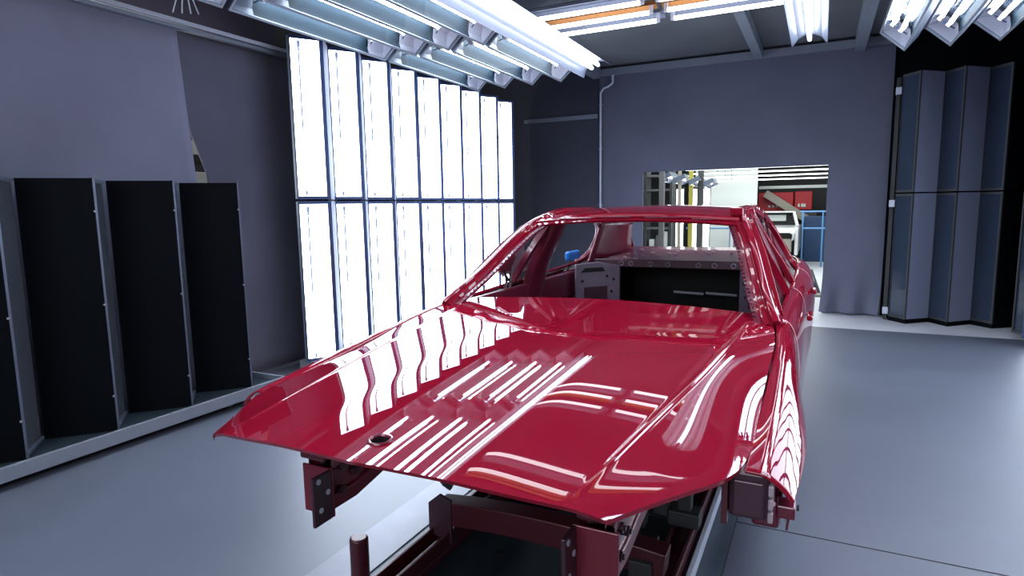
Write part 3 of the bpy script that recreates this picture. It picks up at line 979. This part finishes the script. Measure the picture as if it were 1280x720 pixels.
for s in (1, -1):
    pts = curve3([(s * x, y, z) for x, y, z in RAIL], 110)
    pf = lambda u, s=s: [(a, -s * b) for a, b in rail_prof(u)]
    rl = MB().sweep(pts, pf, (s, 0, 0)).build('roof_rail_and_pillars', M['paint'], car, True, autosmooth=40)
    # windscreen flange: bright stepped ledge with spot-weld marks
    fl = MB()
    fpts = pts[:44] + np.array((-s * .052, 0, 0))
    fl.sweep(fpts, [(-.024, -.004), (.012, -.004), (.012, .004), (-.024, .004)], (s, 0, 0))
    f = fl.build('windscreen_flange', M['paint_in'], rl)
    dots = MB()
    for i in range(2, 42):
        p = Vector(fpts[i])
        tt = (Vector(fpts[i + 1]) - p).normalized()
        o = (Vector((s, 0, 0)) - tt * tt.x * s).normalized()
        nn = tt.cross(o) * s
        if nn.z < 0: nn = -nn
        dots.box(p + nn * .006 - o * (.012 + .008 * rr.random()), (.007 + .006 * rr.random(), .012, .004))
    dots.build('weld_marks', M['seam'] if s < 0 else M['hole'], rl)['kind'] = 'stuff'
    # B pillar
    bp = curve3([(s * .815, 3.93, .36), (s * .825, 3.94, .80), (s * .79, 3.95, 1.08), (s * .70, 3.95, 1.30), (s * .605, 3.95, 1.50)], 24)
    MB().sweep(bp, lambda u: [(-.03, -(.18 - .10 * u)), (.03, -(.18 - .10 * u)), (.045, -.03), (.045, .03), (.03, .20 - .11 * u), (-.03, .20 - .11 * u), (-.045, .06), (-.045, -.06)], (s, 0, 0)).build('centre_pillar', M['paint_in'], car, True, bevel=.006)
    # C pillar sheet, rear side
    cp = []
    for a in np.linspace(0, 1, 16):
        top = Vector((s * (.61 + .11 * a), 5.08 + .70 * a, 1.475 - .30 * a))
        bot = Vector((s * .80, 5.10 + .60 * a, 1.10))
        if a < .35:
            top = top.lerp(bot, 0)
        cp.append([tuple(top.lerp(bot, v)) for v in np.linspace(0, 1, 10)])
    MB().grid(cp).build('rear_pillar_sheet', M['paint_in'], car, True, solid=.03)
    # inner wheelhouse panel with a square recess
    a, b = Vector((s * .475, 4.95, 0)), Vector((s * .74, 4.62, 0))
    tdir = (b - a).normalized()
    nrm = Vector((-tdir.y * s, tdir.x * s, 0))
    if nrm.y > 0: nrm = -nrm
    at = lambda f, z, d=0.0: a + (b - a) * f + nrm * d + Vector((0, 0, z))
    wh = MB().plate([at(0, .42), at(1, .42), at(1, 1.12), at(.5, 1.13), at(0, 1.09)], .02, nrm)
    w = wh.build('wheelhouse_panel', M['primer'], car, bevel=.008)
    MB().plate([at(.30, .80, .012), at(.82, .80, .012), at(.82, .93, .012), at(.30, .93, .012)], .008, nrm).build('square_recess', M['plum'], w, bevel=.003)
    MB().plate([at(.40, 1.085, .011), at(.8, 1.085, .011), at(.9, 1.05, .011), at(.35, 1.05, .011)], .004, nrm).build('dark_slot', M['hole'], w)
    for f, z in ((.15, .98), (.3, 1.01), (.2, .88), (.86, .98)):
        MB().tube(at(f, z, .008), at(f, z, .0125), .012, 12).build('panel_hole', M['hole'], w)

for s in (1, -1):
    inner = []
    for v in np.linspace(0, 1, 9):
        l = Vector((s * (.645 + .10 * v), 4.98 - .06 * v, 1.462 - .36 * v))
        r_ = Vector((s * (.500 + .05 * v * v + .02 * math.sin(math.pi * v)), 5.40 + .14 * v, 1.446 - .27 * v))
        inner.append([tuple(l.lerp(r_, u) + Vector((0, -.02 * math.sin(math.pi * u), 0))) for u in np.linspace(0, 1, 8)])
    MB().grid(inner).build('rear_pillar_inner', M['paint_in'], car, True, solid=.015)

# roof
rf = []
for v in np.linspace(0, 1, 40):
    y = 3.63 + 1.60 * v
    xe = cubic([3.62, 3.9, 4.4, 4.9, 5.23], [.60, .575, .565, .565, .585], [y])[0]
    ze = cubic([3.62, 3.9, 4.4, 4.9, 5.23], [1.492, 1.535, 1.556, 1.540, 1.482], [y])[0]
    rf.append([(xe * u, y - .05 * (1 - u * u) * (1 - v) + .04 * (1 - u * u) * v, ze + .026 * (1 - u * u)) for u in np.linspace(-1, 1, 31)])
MB().grid(rf).build('roof_panel', M['paint'], car, True, solid=.01)
hd = [(u * .60, 3.60 - .045 * (1 - u * u), 1.482 + .030 * (1 - u * u)) for u in np.linspace(-1, 1, 31)]
hdr = MB().sweep(hd, [(a, -b) for a, b in ((.045, -.026), (.052, -.016), (.046, -.006), (.034, -.003), (.038, .007), (.026, .011), (.018, .020), (.0, .018), (-.006, .025), (-.05, .026), (-.07, -.01), (-.03, -.03))], (0, -1, 0)).build('windscreen_header', M['paint'], car, True, autosmooth=30)
sl = MB()
for x0, x1 in ((-.42, -.22), (-.15, .02), (.10, .30), (.36, .48)):
    zc = 1.484 + .03 * (1 - (((x0 + x1) / 2) / .6)**2)
    yc = 3.60 - .045 * (1 - (((x0 + x1) / 2) / .6)**2)
    sl.box(((x0 + x1) / 2, yc - .051, zc), (x1 - x0, .006, .010))
sl.build('header_slots', M['paint_in'], hdr, bevel=.003)
hd2 = [(u * .60, 5.24 + .04 * (1 - u * u), 1.470 + .026 * (1 - u * u)) for u in np.linspace(-1, 1, 31)]
MB().sweep(hd2, [(.04, .03), (.04, -.016), (-.04, -.010), (-.04, .03)], (0, -1, 0)).build('rear_window_header', M['paint_in'], car, True, bevel=.006)
# small tab standing on the right end of the header
MB().box((.585, 3.66, 1.535), (.07, .10, .05)).build('roof_tab', M['paint'], car, bevel=.012)

# rear shelf, bulkhead
sh = MB()
sh.grid([[(x, y, z) for x in np.linspace(-.66, .66, 15)] for y, z in ((4.98, 1.095), (5.0, 1.135), (5.25, 1.155), (5.55, 1.185), (5.72, 1.20))])
shelf = sh.build('parcel_shelf', M['paint_in'], car, True, solid=.02)
k = MB()
for i in range(26):
    x = -.58 + 1.16 * rr.random()
    y = 5.05 + .55 * rr.random()
    k.tube((x, y, 1.12 + (y - 5) * .105), (x, y, 1.136 + (y - 5) * .105), .008 + .016 * rr.random(), 10)
k.build('shelf_holes', M['seam'], shelf)['kind'] = 'stuff'
bh = MB()
bh.b2(-.70, .70, 4.965, 4.985, 1.075, 1.14)
bh.b2(-.72, -.47, 4.967, 4.985, .40, 1.075)
bh.b2(.53, .70, 4.965, 4.985, .40, 1.075)
bh.b2(-.47, .53, 4.965, 4.985, .40, .52)
bulk = bh.build('rear_bulkhead', M['plum'], car, bevel=.006)
for x in (-.46, -.38, -.22, -.08, .16, .28, .42):
    MB().ring((x, 4.962, 1.105), (0, 1, 0), .017, .005, 16, 6).build('ring_hole', M['primer'], bulk, True)
for x0, x1 in ((-.16, .1), (.12, .38)):
    MB().tube((x0, 5.6, .80), (x1, 5.6, .79), .012, 8).build('trunk_glint_bar', M['alu'], bulk, True)  # pale bars added to imitate the reflected line on the trunk edge
tb = MB()
tb.b2(-.64, .64, 6.02, 6.05, .40, 1.1)
tb.b2(-.64, .64, 4.99, 6.02, .38, .40)
tb.b2(-.66, -.64, 4.99, 6.05, .40, 1.06)
tb.b2(.64, .66, 4.99, 6.05, .40, 1.06)
tb.build('trunk_box', M['hole'], car)
rl_ = [[(u * .78, 5.72 + .47 * v, 1.20 - .07 * v - .03 * u * u) for u in np.linspace(-1, 1, 21)] for v in np.linspace(0, 1, 8)]
rl_.append([(u * .77, 6.22, 1.06 - .03 * u * u) for u in np.linspace(-1, 1, 21)])
rl_.append([(u * .80, 6.24, .75) for u in np.linspace(-1, 1, 21)])
rl_.append([(u * .80, 6.20, .40) for u in np.linspace(-1, 1, 21)])
MB().grid(rl_).build('rear_panel', M['paint'], car, True, solid=.012)

# cabin floor, firewall, cowl
MB().b2(-.80, .80, 2.95, 5.0, .33, .36).build('floor_pan', M['darkcloth'], car)
tn = [(-.18, .36), (-.12, .52), (.12, .52), (.18, .36)]
MB().grid([[(x, y, z) for x, z in tn] for y in (2.95, 4.9)]).build('floor_tunnel', M['paint_dark'], car)
MB().b2(-.80, .80, 2.92, 2.95, .36, 1.0).build('firewall', M['paint_dark'], car)
cw_ = [[(u * .80, 3.02 + .16 * v - .06 * (1 - u * u), 1.045 - .03 * math.sin(math.pi * v) + .01 * (1 - u * u)) for u in np.linspace(-1, 1, 25)] for v in np.linspace(0, 1, 8)]
MB().grid(cw_).build('cowl_panel', M['paint_in'], car, True, solid=.01)
MB().tube((-.78, 3.35, .88), (.78, 3.35, .88), .03, 12).build('dash_crossbeam', M['hole'], car, True)

# things on the left door seen through the windscreen opening
MB().add([(-.80, 3.38, 1.22), (-.80, 3.50, 1.29), (-.80, 3.64, 1.335), (-.80, 3.66, 1.25), (-.80, 3.58, 1.17), (-.80, 3.46, 1.165)], [tuple(range(6))]).build('mirror_bracket', M['paint_in'], car, solid=.04)
MB().pipe([(-.80, 3.50, 1.18), (-.80, 3.53, 1.11), (-.80, 3.50, 1.06)], .010).pipe([(-.80, 3.60, 1.20), (-.80, 3.57, 1.06)], .010).pipe([(-.80, 3.47, 1.18), (-.80, 3.60, 1.08)], .008).build('bracket_struts', M['plum'], car)
fold = MB()
fp = [[(-.90 - .02 * ((i + j) % 2), 3.66 + .10 * i - .02 * (j % 2), 1.11 + .065 * j + .02 * math.sin(i * 2.1 + j)) for i in range(5)] for j in range(5)]
gf = fold.grid(fp).build('masking_film', M['greyfilm'], car, solid=.003)
gf['label'] = 'crumpled grey masking film in the left door window'
blue = MB().box((-.83, 4.80, 1.178), (.05, .26, .075)).build('blue_latch_cover', M['blue'], car, bevel=.02)
blue['label'] = 'blue plastic latch cover on the rear door sill'

# --- front structure under the nose -------------------------------------
for s in (1, -1):
    r = MB()
    x0, x1 = .445, .545
    yy = [1.50, 1.62, 1.8, 2.1, 2.5, 2.92]
    zt = [.745, .76, .78, .79, .78, .74]
    zb = [.565, .565, .60, .63, .61, .52]
    prof = []
    for y, a, b in zip(yy, zt, zb):
        prof.append([(s * x0, y, b), (s * x1, y, b), (s * x1, y, b + .05), (s * (x1 - .012), y, b + .06), (s * (x1 - .012), y, a - .05), (s * x1, y, a - .04), (s * x1, y, a),
                     (s * x0, y, a), (s * x0, y, a - .04), (s * (x0 + .012), y, a - .05), (s * (x0 + .012), y, b + .06), (s * x0, y, b + .05)])
    r.grid(prof, True)
    rail = r.build('front_rail', M['rail_red'], car, bevel=.004)
    ep = MB().plate([(s * .43, 1.49, .55), (s * .56, 1.49, .55), (s * .56, 1.49, .72), (s * .43, 1.49, .72)], .010, (0, 1, 0))
    ep.build('end_plate', M['rail_red'], rail, bevel=.003)
    p = MB().b2(s * .43, s * .442, 1.40, 1.484, .55, .72).build('end_flange', M['plum'], rail, bevel=.003)
    for y, z in ((1.425, .70), (1.465, .65), (1.43, .60)):
        MB().tube((s * .428, y, z), (s * .4445, y, z), .0095, 12).build('plate_hole', M['white'], p)
    for y, z in ((1.56, .70), (1.62, .735), (1.62, .66), (1.55, .62), (1.72, .70)):
        for xx in (x0 + .004, x1 - .004):
            bl = MB().tube((s * xx - .012, y, z), (s * xx + .012, y, z), .015, 12)
            bl.tube((s * xx - .018, y, z), (s * xx + .018, y, z), .008, 10)
            bl.build('bolt', M['plum'], rail, True)
    ub = MB().b2(s * .445, s * .555, 1.47, 1.56, .745, .90)
    ub.build('radiator_support_post', M['paint_dark'], car, bevel=.008)
    # beam out to the headlamp box
    MB().bar((s * .56, 1.66, .845), (s * .84, 1.72, .85), .06, .075).build('apron_beam', M['plum'], car, bevel=.008)
    bx = MB().prism([(s * .815, 1.61), (s * .912, 1.61), (s * .922, 1.64), (s * .92, 1.76), (s * .815, 1.76)], .768, .903 if s > 0 else .87)
    box_ = bx.build('headlamp_box', M['plum'], car, bevel=.014)
    MB().b2(s * .828, s * .902, 1.602, 1.61, .78, .875).build('box_face', M['plum'], box_, bevel=.004)
    MB().b2(s * .80, s * .815, 1.60, 1.63, .75, .885).build('box_edge_plate', M['paint_dark'], box_)
    for z in (.79, .825, .86):
        MB().b2(s * .913, s * .925, 1.596, 1.615, z - .014, z + .014).build('clip', M['seam'], box_, bevel=.003)
    MB().b2(s * .93, s * .975, 1.66, 1.72, .765, .80).build('fender_bracket', M['paint_in'], car, bevel=.004)
    # inner wheelhouse
    wh = [[(s * x, 2.06 + .42 * math.cos(a), .45 + .42 * math.sin(a)) for x in np.linspace(.60, .94, 6)] for a in np.linspace(math.pi * .1, math.pi * .68, 16)]
    MB().grid(wh).build('front_wheelhouse', M['paint_dark'], car, True, solid=.006)
    wr = [[(s * x, 5.22 + .42 * math.cos(a), .45 + .42 * math.sin(a)) for x in np.linspace(.70, .95, 6)] for a in np.linspace(0, math.pi, 20)]
    MB().grid(wr).build('rear_wheelhouse', M['paint_dark'], car, True, solid=.006)
MB().b2(-.50, .50, 2.55, 2.68, .36, .46).build('subframe_beam', M['darkcloth'], car, bevel=.01)
MB().b2(.44, .53, 1.50, 1.58, .42, .57).build('tow_tube', M['darkcloth'], car, bevel=.02)

# ------------------------------------------------------------------ the hall beyond the opening
HX0, HX1 = -5.0, 3.6
structure('wall_far', MB().b2(HX0, HX1, YH, YH + .1, 0, 3.6), M['halldark'])
structure('wall_far_left', MB().b2(HX0 - .1, HX0, YB + .1, YH, 0, 3.6), M['halldark'])
structure('wall_far_right', MB().b2(HX1, HX1 + .1, YB + .1, YH, 0, 3.6), M['halldark'])
structure('ceiling_far', MB().b2(HX0, HX1, YB + .1, YH, 3.5, 3.6), M['halldark'])
t = thing('white_partition', (-1.35, 18.0, 0), 'tall plain white partition board in the hall beyond the opening', 'partition')
MB().b2(-2.18, -.55, 18.0, 18.05, .35, 2.95).build('board', M['hallwhite'], t)
for x in (-2.16, -.57):
    MB().b2(x - .02, x + .02, 18.05, 18.1, 0, 2.95).build('post', M['column'], t)
for k, (x, y, w, m, lab) in enumerate(((-2.35, 12.5, .13, 'column', 'dark grey column at the left of the opening'), (-2.10, 13.5, .11, 'column', 'dark grey column second from the left in the opening'),
                                       (-1.86, 14.2, .07, 'beige', 'pale narrow post left of the lit strips'), (-1.72, 14.8, .09, 'yellow', 'dull yellow post between the lit strips'),
                                       (-1.47, 14.6, .12, 'halldark', 'black post right of the lit strips'))):
    tag(MB().b2(x - w / 2, x + w / 2, y, y + w, 0, 3.5).build('column', M[m], bevel=.01), lab, 'column', 'columns in the hall beyond')
for k, (x, lab) in enumerate(((-2.12, 'left'), (-1.80, 'middle'), (-1.50, 'right'))):
    t = thing('strip_light', (x, 15.6, 0), f'tall lit white strip light in the hall beyond, {lab} of three', 'light fixture', 'strip lights in the hall beyond')
    MB().b2(x - .1, x + .1, 15.6, 15.66, .5, 2.0).build('housing', M['halldark'], t)
    MB().b2(x - .04, x + .04, 15.6, 15.66, 0, .5).build('post', M['halldark'], t)
    MB().b2(x - .085, x + .085, 15.585, 15.6, .55, 1.95).build('diffuser', M['hall_tube'], t)
# rack at far left in the opening
t = thing('equipment_rack', (-2.9, 15.5, 0), 'dark equipment rack at the left of the hall beyond the opening', 'rack')
for z in (.5, 1.0, 1.45, 1.95, 2.3):
    MB().b2(-3.6, -2.3, 15.5, 15.9, z - .025, z + .025).build('shelf', M['column'], t)
for x in (-3.58, -2.95, -2.32):
    MB().b2(x - .03, x + .03, 15.48, 15.9, 0, 2.5).build('post', M['halldark'], t)
for i, (x, c_, w_) in enumerate(((-3.45, 'column', 'grey bin at the left end of the far rack, small'), (-3.27, 'hallwhite', 'pale bin second from the left on the far rack, small'),
                                (-3.08, 'column', 'tall grey bin left of the far rack middle post'), (-2.80, 'hallwhite', 'small pale bin right of the far rack middle post'),
                                (-2.63, 'column', 'grey bin second from the right on the far rack'), (-2.46, 'hallwhite', 'tall pale bin at the right end of the far rack'))):
    tag(MB().b2(x - .06, x + .06, 15.55, 15.8, .527, .72 + .1 * (i % 3)).build('parts_bin', M[c_], bevel=.008), w_, 'box', 'bins on the far rack')
# cluster of slanting lamps
for i in range(4):
    o = trough('hall_ceiling_light', 1.3, .26, .10, False, 1)
    o.rotation_euler = (0, R(-25), R(4))
    o.location = (-2.1 + i * .27, 13.9 + .25 * i, 2.16 - .045 * i)
    tag(o, f'slanting lamp trough hanging in the hall beyond, {("leftmost", "second", "third", "rightmost")[i]} of four', 'light fixture', 'slanting lamps in the hall beyond')
for i in range(5):
    t = thing('hall_tube_light', (-.3, 12.2 + i * 1.1, 2.6), f'long crosswise tube light under the far hall ceiling, {("nearest", "second", "third", "fourth", "farthest")[i]} line', 'light fixture', 'tube lights of the hall beyond')
    y, z = 12.8 + i * 1.25, (2.33, 2.315, 2.285, 2.24, 2.19)[i]
    MB().b2(-1.6 - .15 * i, 2.0, y - .03, y + .03, z + .026, z + .040).build('housing', M['column'], t)
    MB().b2(-1.55 - .15 * i, 1.95, y - .02, y + .02, z, z + .026).build('tube', M['hall_tube'], t)
    for x in (-1.2, 1.4):
        MB().tube((x, y, z + .04), (x, y, 3.5), .006, 6).build('hanger_rod', M['column'], t)
# red machines and dark block
t = thing('red_machine', (.2, 19.2, 0), 'red machine bank at the back of the hall beyond, above the far car', 'machine')
MB().b2(-.62, .30, 19.2, 19.8, 1.35, 1.88).build('cabinet', M['hallred'], t, bevel=.02)
MB().b2(.33, .78, 19.25, 19.8, 1.38, 1.90).build('cabinet', M['hallred'], t, bevel=.02)
MB().b2(-.62, .9, 19.2, 19.8, 0, 1.33).build('base', M['halldark'], t)
lt = MB()
for i in range(6):
    lt.b2(-.35 + i * .1, -.29 + i * .1, 19.18, 19.2, 1.46, 1.52)
lt.b2(.42, .47, 19.22, 19.25, 1.46, 1.55)
lt.b2(.50, .62, 19.22, 19.25, 1.46, 1.55)
lt.build('pale_markings', M['hallwhite'], t)
tag(MB().b2(-.6, 1.3, 19.06, 19.14, 1.98, 2.06).build('gantry_beam', M['hallwhite']), 'pale horizontal gantry beam above the red machines', 'beam')
tag(MB().b2(.62, 1.5, 18.4, 18.8, 0, 1.22).build('blue_cabinet', M['hallblue'], bevel=.02), 'dark blue cabinet at the right of the hall beyond', 'cabinet')
t = thing('stair_flight', (.4, 18.3, 0), 'beige stair stringer slanting down behind the white far car', 'stairs')
MB().bar((-.42, 18.92, 1.86), (1.15, 18.92, .80), .06, .20).build('stringer', M['beige'], t)
MB().b2(1.1, 1.18, 18.9, 19.01, 0, .86).build('post', M['beige'], t)
MB().bar((-.42, 18.99, 1.86), (1.15, 18.99, .80), .06, .20).build('stringer', M['beige'], t)
# blue handrail
t = thing('handrail', (0, 16.6, 0), 'blue tubular handrail across the hall beyond the opening', 'railing')
for z in (.95, 1.36):
    if z < 1.2:
        MB().tube((-2.2, 16.9, z), (-1.08, 16.9, z), .022, 8).build('rail', M['railblue'], t, True)
        MB().tube((.62, 16.9, z), (1.5, 16.9, z), .022, 8).build('rail', M['railblue'], t, True)
    else:
        MB().tube((.55, 16.9, z), (1.5, 16.9, z), .022, 8).build('rail', M['railblue'], t, True)
for x in (-2.0, -1.08, .62, 1.06):
    MB().tube((x, 16.9, 0), (x, 16.9, .95 if x < .5 else 1.36), .022, 8).build('post', M['railblue'], t, True)

# far white car
fc = thing('far_car', (-.22, 17.4, 0), 'white unfinished car body facing us in the hall beyond the opening', 'car')
cx = -.20
sec = [(-.74, .80), (-.76, .95), (-.68, 1.0), (.68, 1.0), (.76, .95), (.74, .80)]
MB().grid([[(cx + x * k, y, z + dz) for x, z in sec] for y, k, dz in ((15.75, .86, -.10), (16.1, .97, -.02), (16.9, 1.0, .03))]).build('hood', M['whitecar'], fc, True, solid=.02)
MB().b2(cx - .60, cx + .60, 17.15, 18.6, 1.33, 1.37).build('roof', M['whitecar'], fc, bevel=.02)
for s in (-1, 1):
    MB().bar((cx + s * .70, 16.85, 1.0), (cx + s * .60, 17.2, 1.34), .06, .06).build('pillar', M['whitecar'], fc)
    MB().b2(cx + s * .68, cx + s * .76, 15.9, 18.8, .35, 1.0).build('side_panel', M['whitecar'], fc, bevel=.03)
MB().b2(cx - .66, cx + .66, 17.3, 17.34, .5, 1.33).build('dark_cabin', M['hole'], fc)
MB().b2(cx - .12, cx + .42, 17.27, 17.3, 1.12, 1.28).build('pale_rear_opening', M['hallwhite'], fc, bevel=.01)
MB().b2(cx - .62, cx + .62, 15.95, 16.0, .35, .72).build('front_panel', M['halldark'], fc, bevel=.02)
MB().b2(cx + .12, cx + .62, 15.88, 15.95, .42, .74).build('front_panel', M['beige'], fc, bevel=.03)
for s in (-1, 1):
    MB().b2(cx + s * .40, cx + s * .48, 15.8, 18.4, .02, .12).build('skid_rail', M['column'], fc)
    for y in (16.2, 18.0):
        MB().b2(cx + s * .40, cx + s * .48, y, y + .08, .12, .37).build('skid_post', M['column'], fc)

# tilted glass pane on a low stand just beyond the opening
t = thing('glass_pane_stand', (.8, 11.6, 0), 'tilted dark glass pane on a low stand just beyond the opening', 'stand')
pp = [(.36, 11.55, .06), (1.06, 11.55, .06), (.92, 11.85, .42), (.30, 11.85, .42)]
MB().plate(pp, .02, (0, -.8, .6)).build('frame', M['halldark'], t)
c = sum((Vector(p) for p in pp), Vector()) / 4
MB().plate([c + (Vector(p) - c) * .9 + Vector((0, -.012, .009)) for p in pp], .006, (0, -.8, .6)).build('pane', M['dglass'], t)
MB().b2(.30, 1.12, 11.45, 11.6, .0, .04).build('foot', M['beige'], t)
MB().b2(.30, .34, 11.84, 12.0, .0, .42).build('leg', M['column'], t)
MB().b2(.88, .92, 11.84, 12.0, .0, .42).build('leg', M['column'], t)

# flared foot of the wall cloth right of the opening
cl = []
zs = list(np.linspace(ZC, .80, 6)) + [.75 * (1 - i / 23) + .03 for i in range(24)]
for z in zs:
    q = max(0, (.75 - z)) ** 2
    cl.append([(OX1 - .002 - .07 * q + (1.80 - OX1) * j / 40, YB - .006 - q * (.16 + .10 * math.sin(j * .33 + .5)), z - .02 * (j / 40) * q) for j in range(41)])
tag(MB().grid(cl).build('wall_cloth', M['wall_back'], smooth=True), 'grey wall cloth with a loose flared foot right of the opening', 'curtain')

for o in bpy.data.objects:
    if '_org' in o:
        del o['_org']
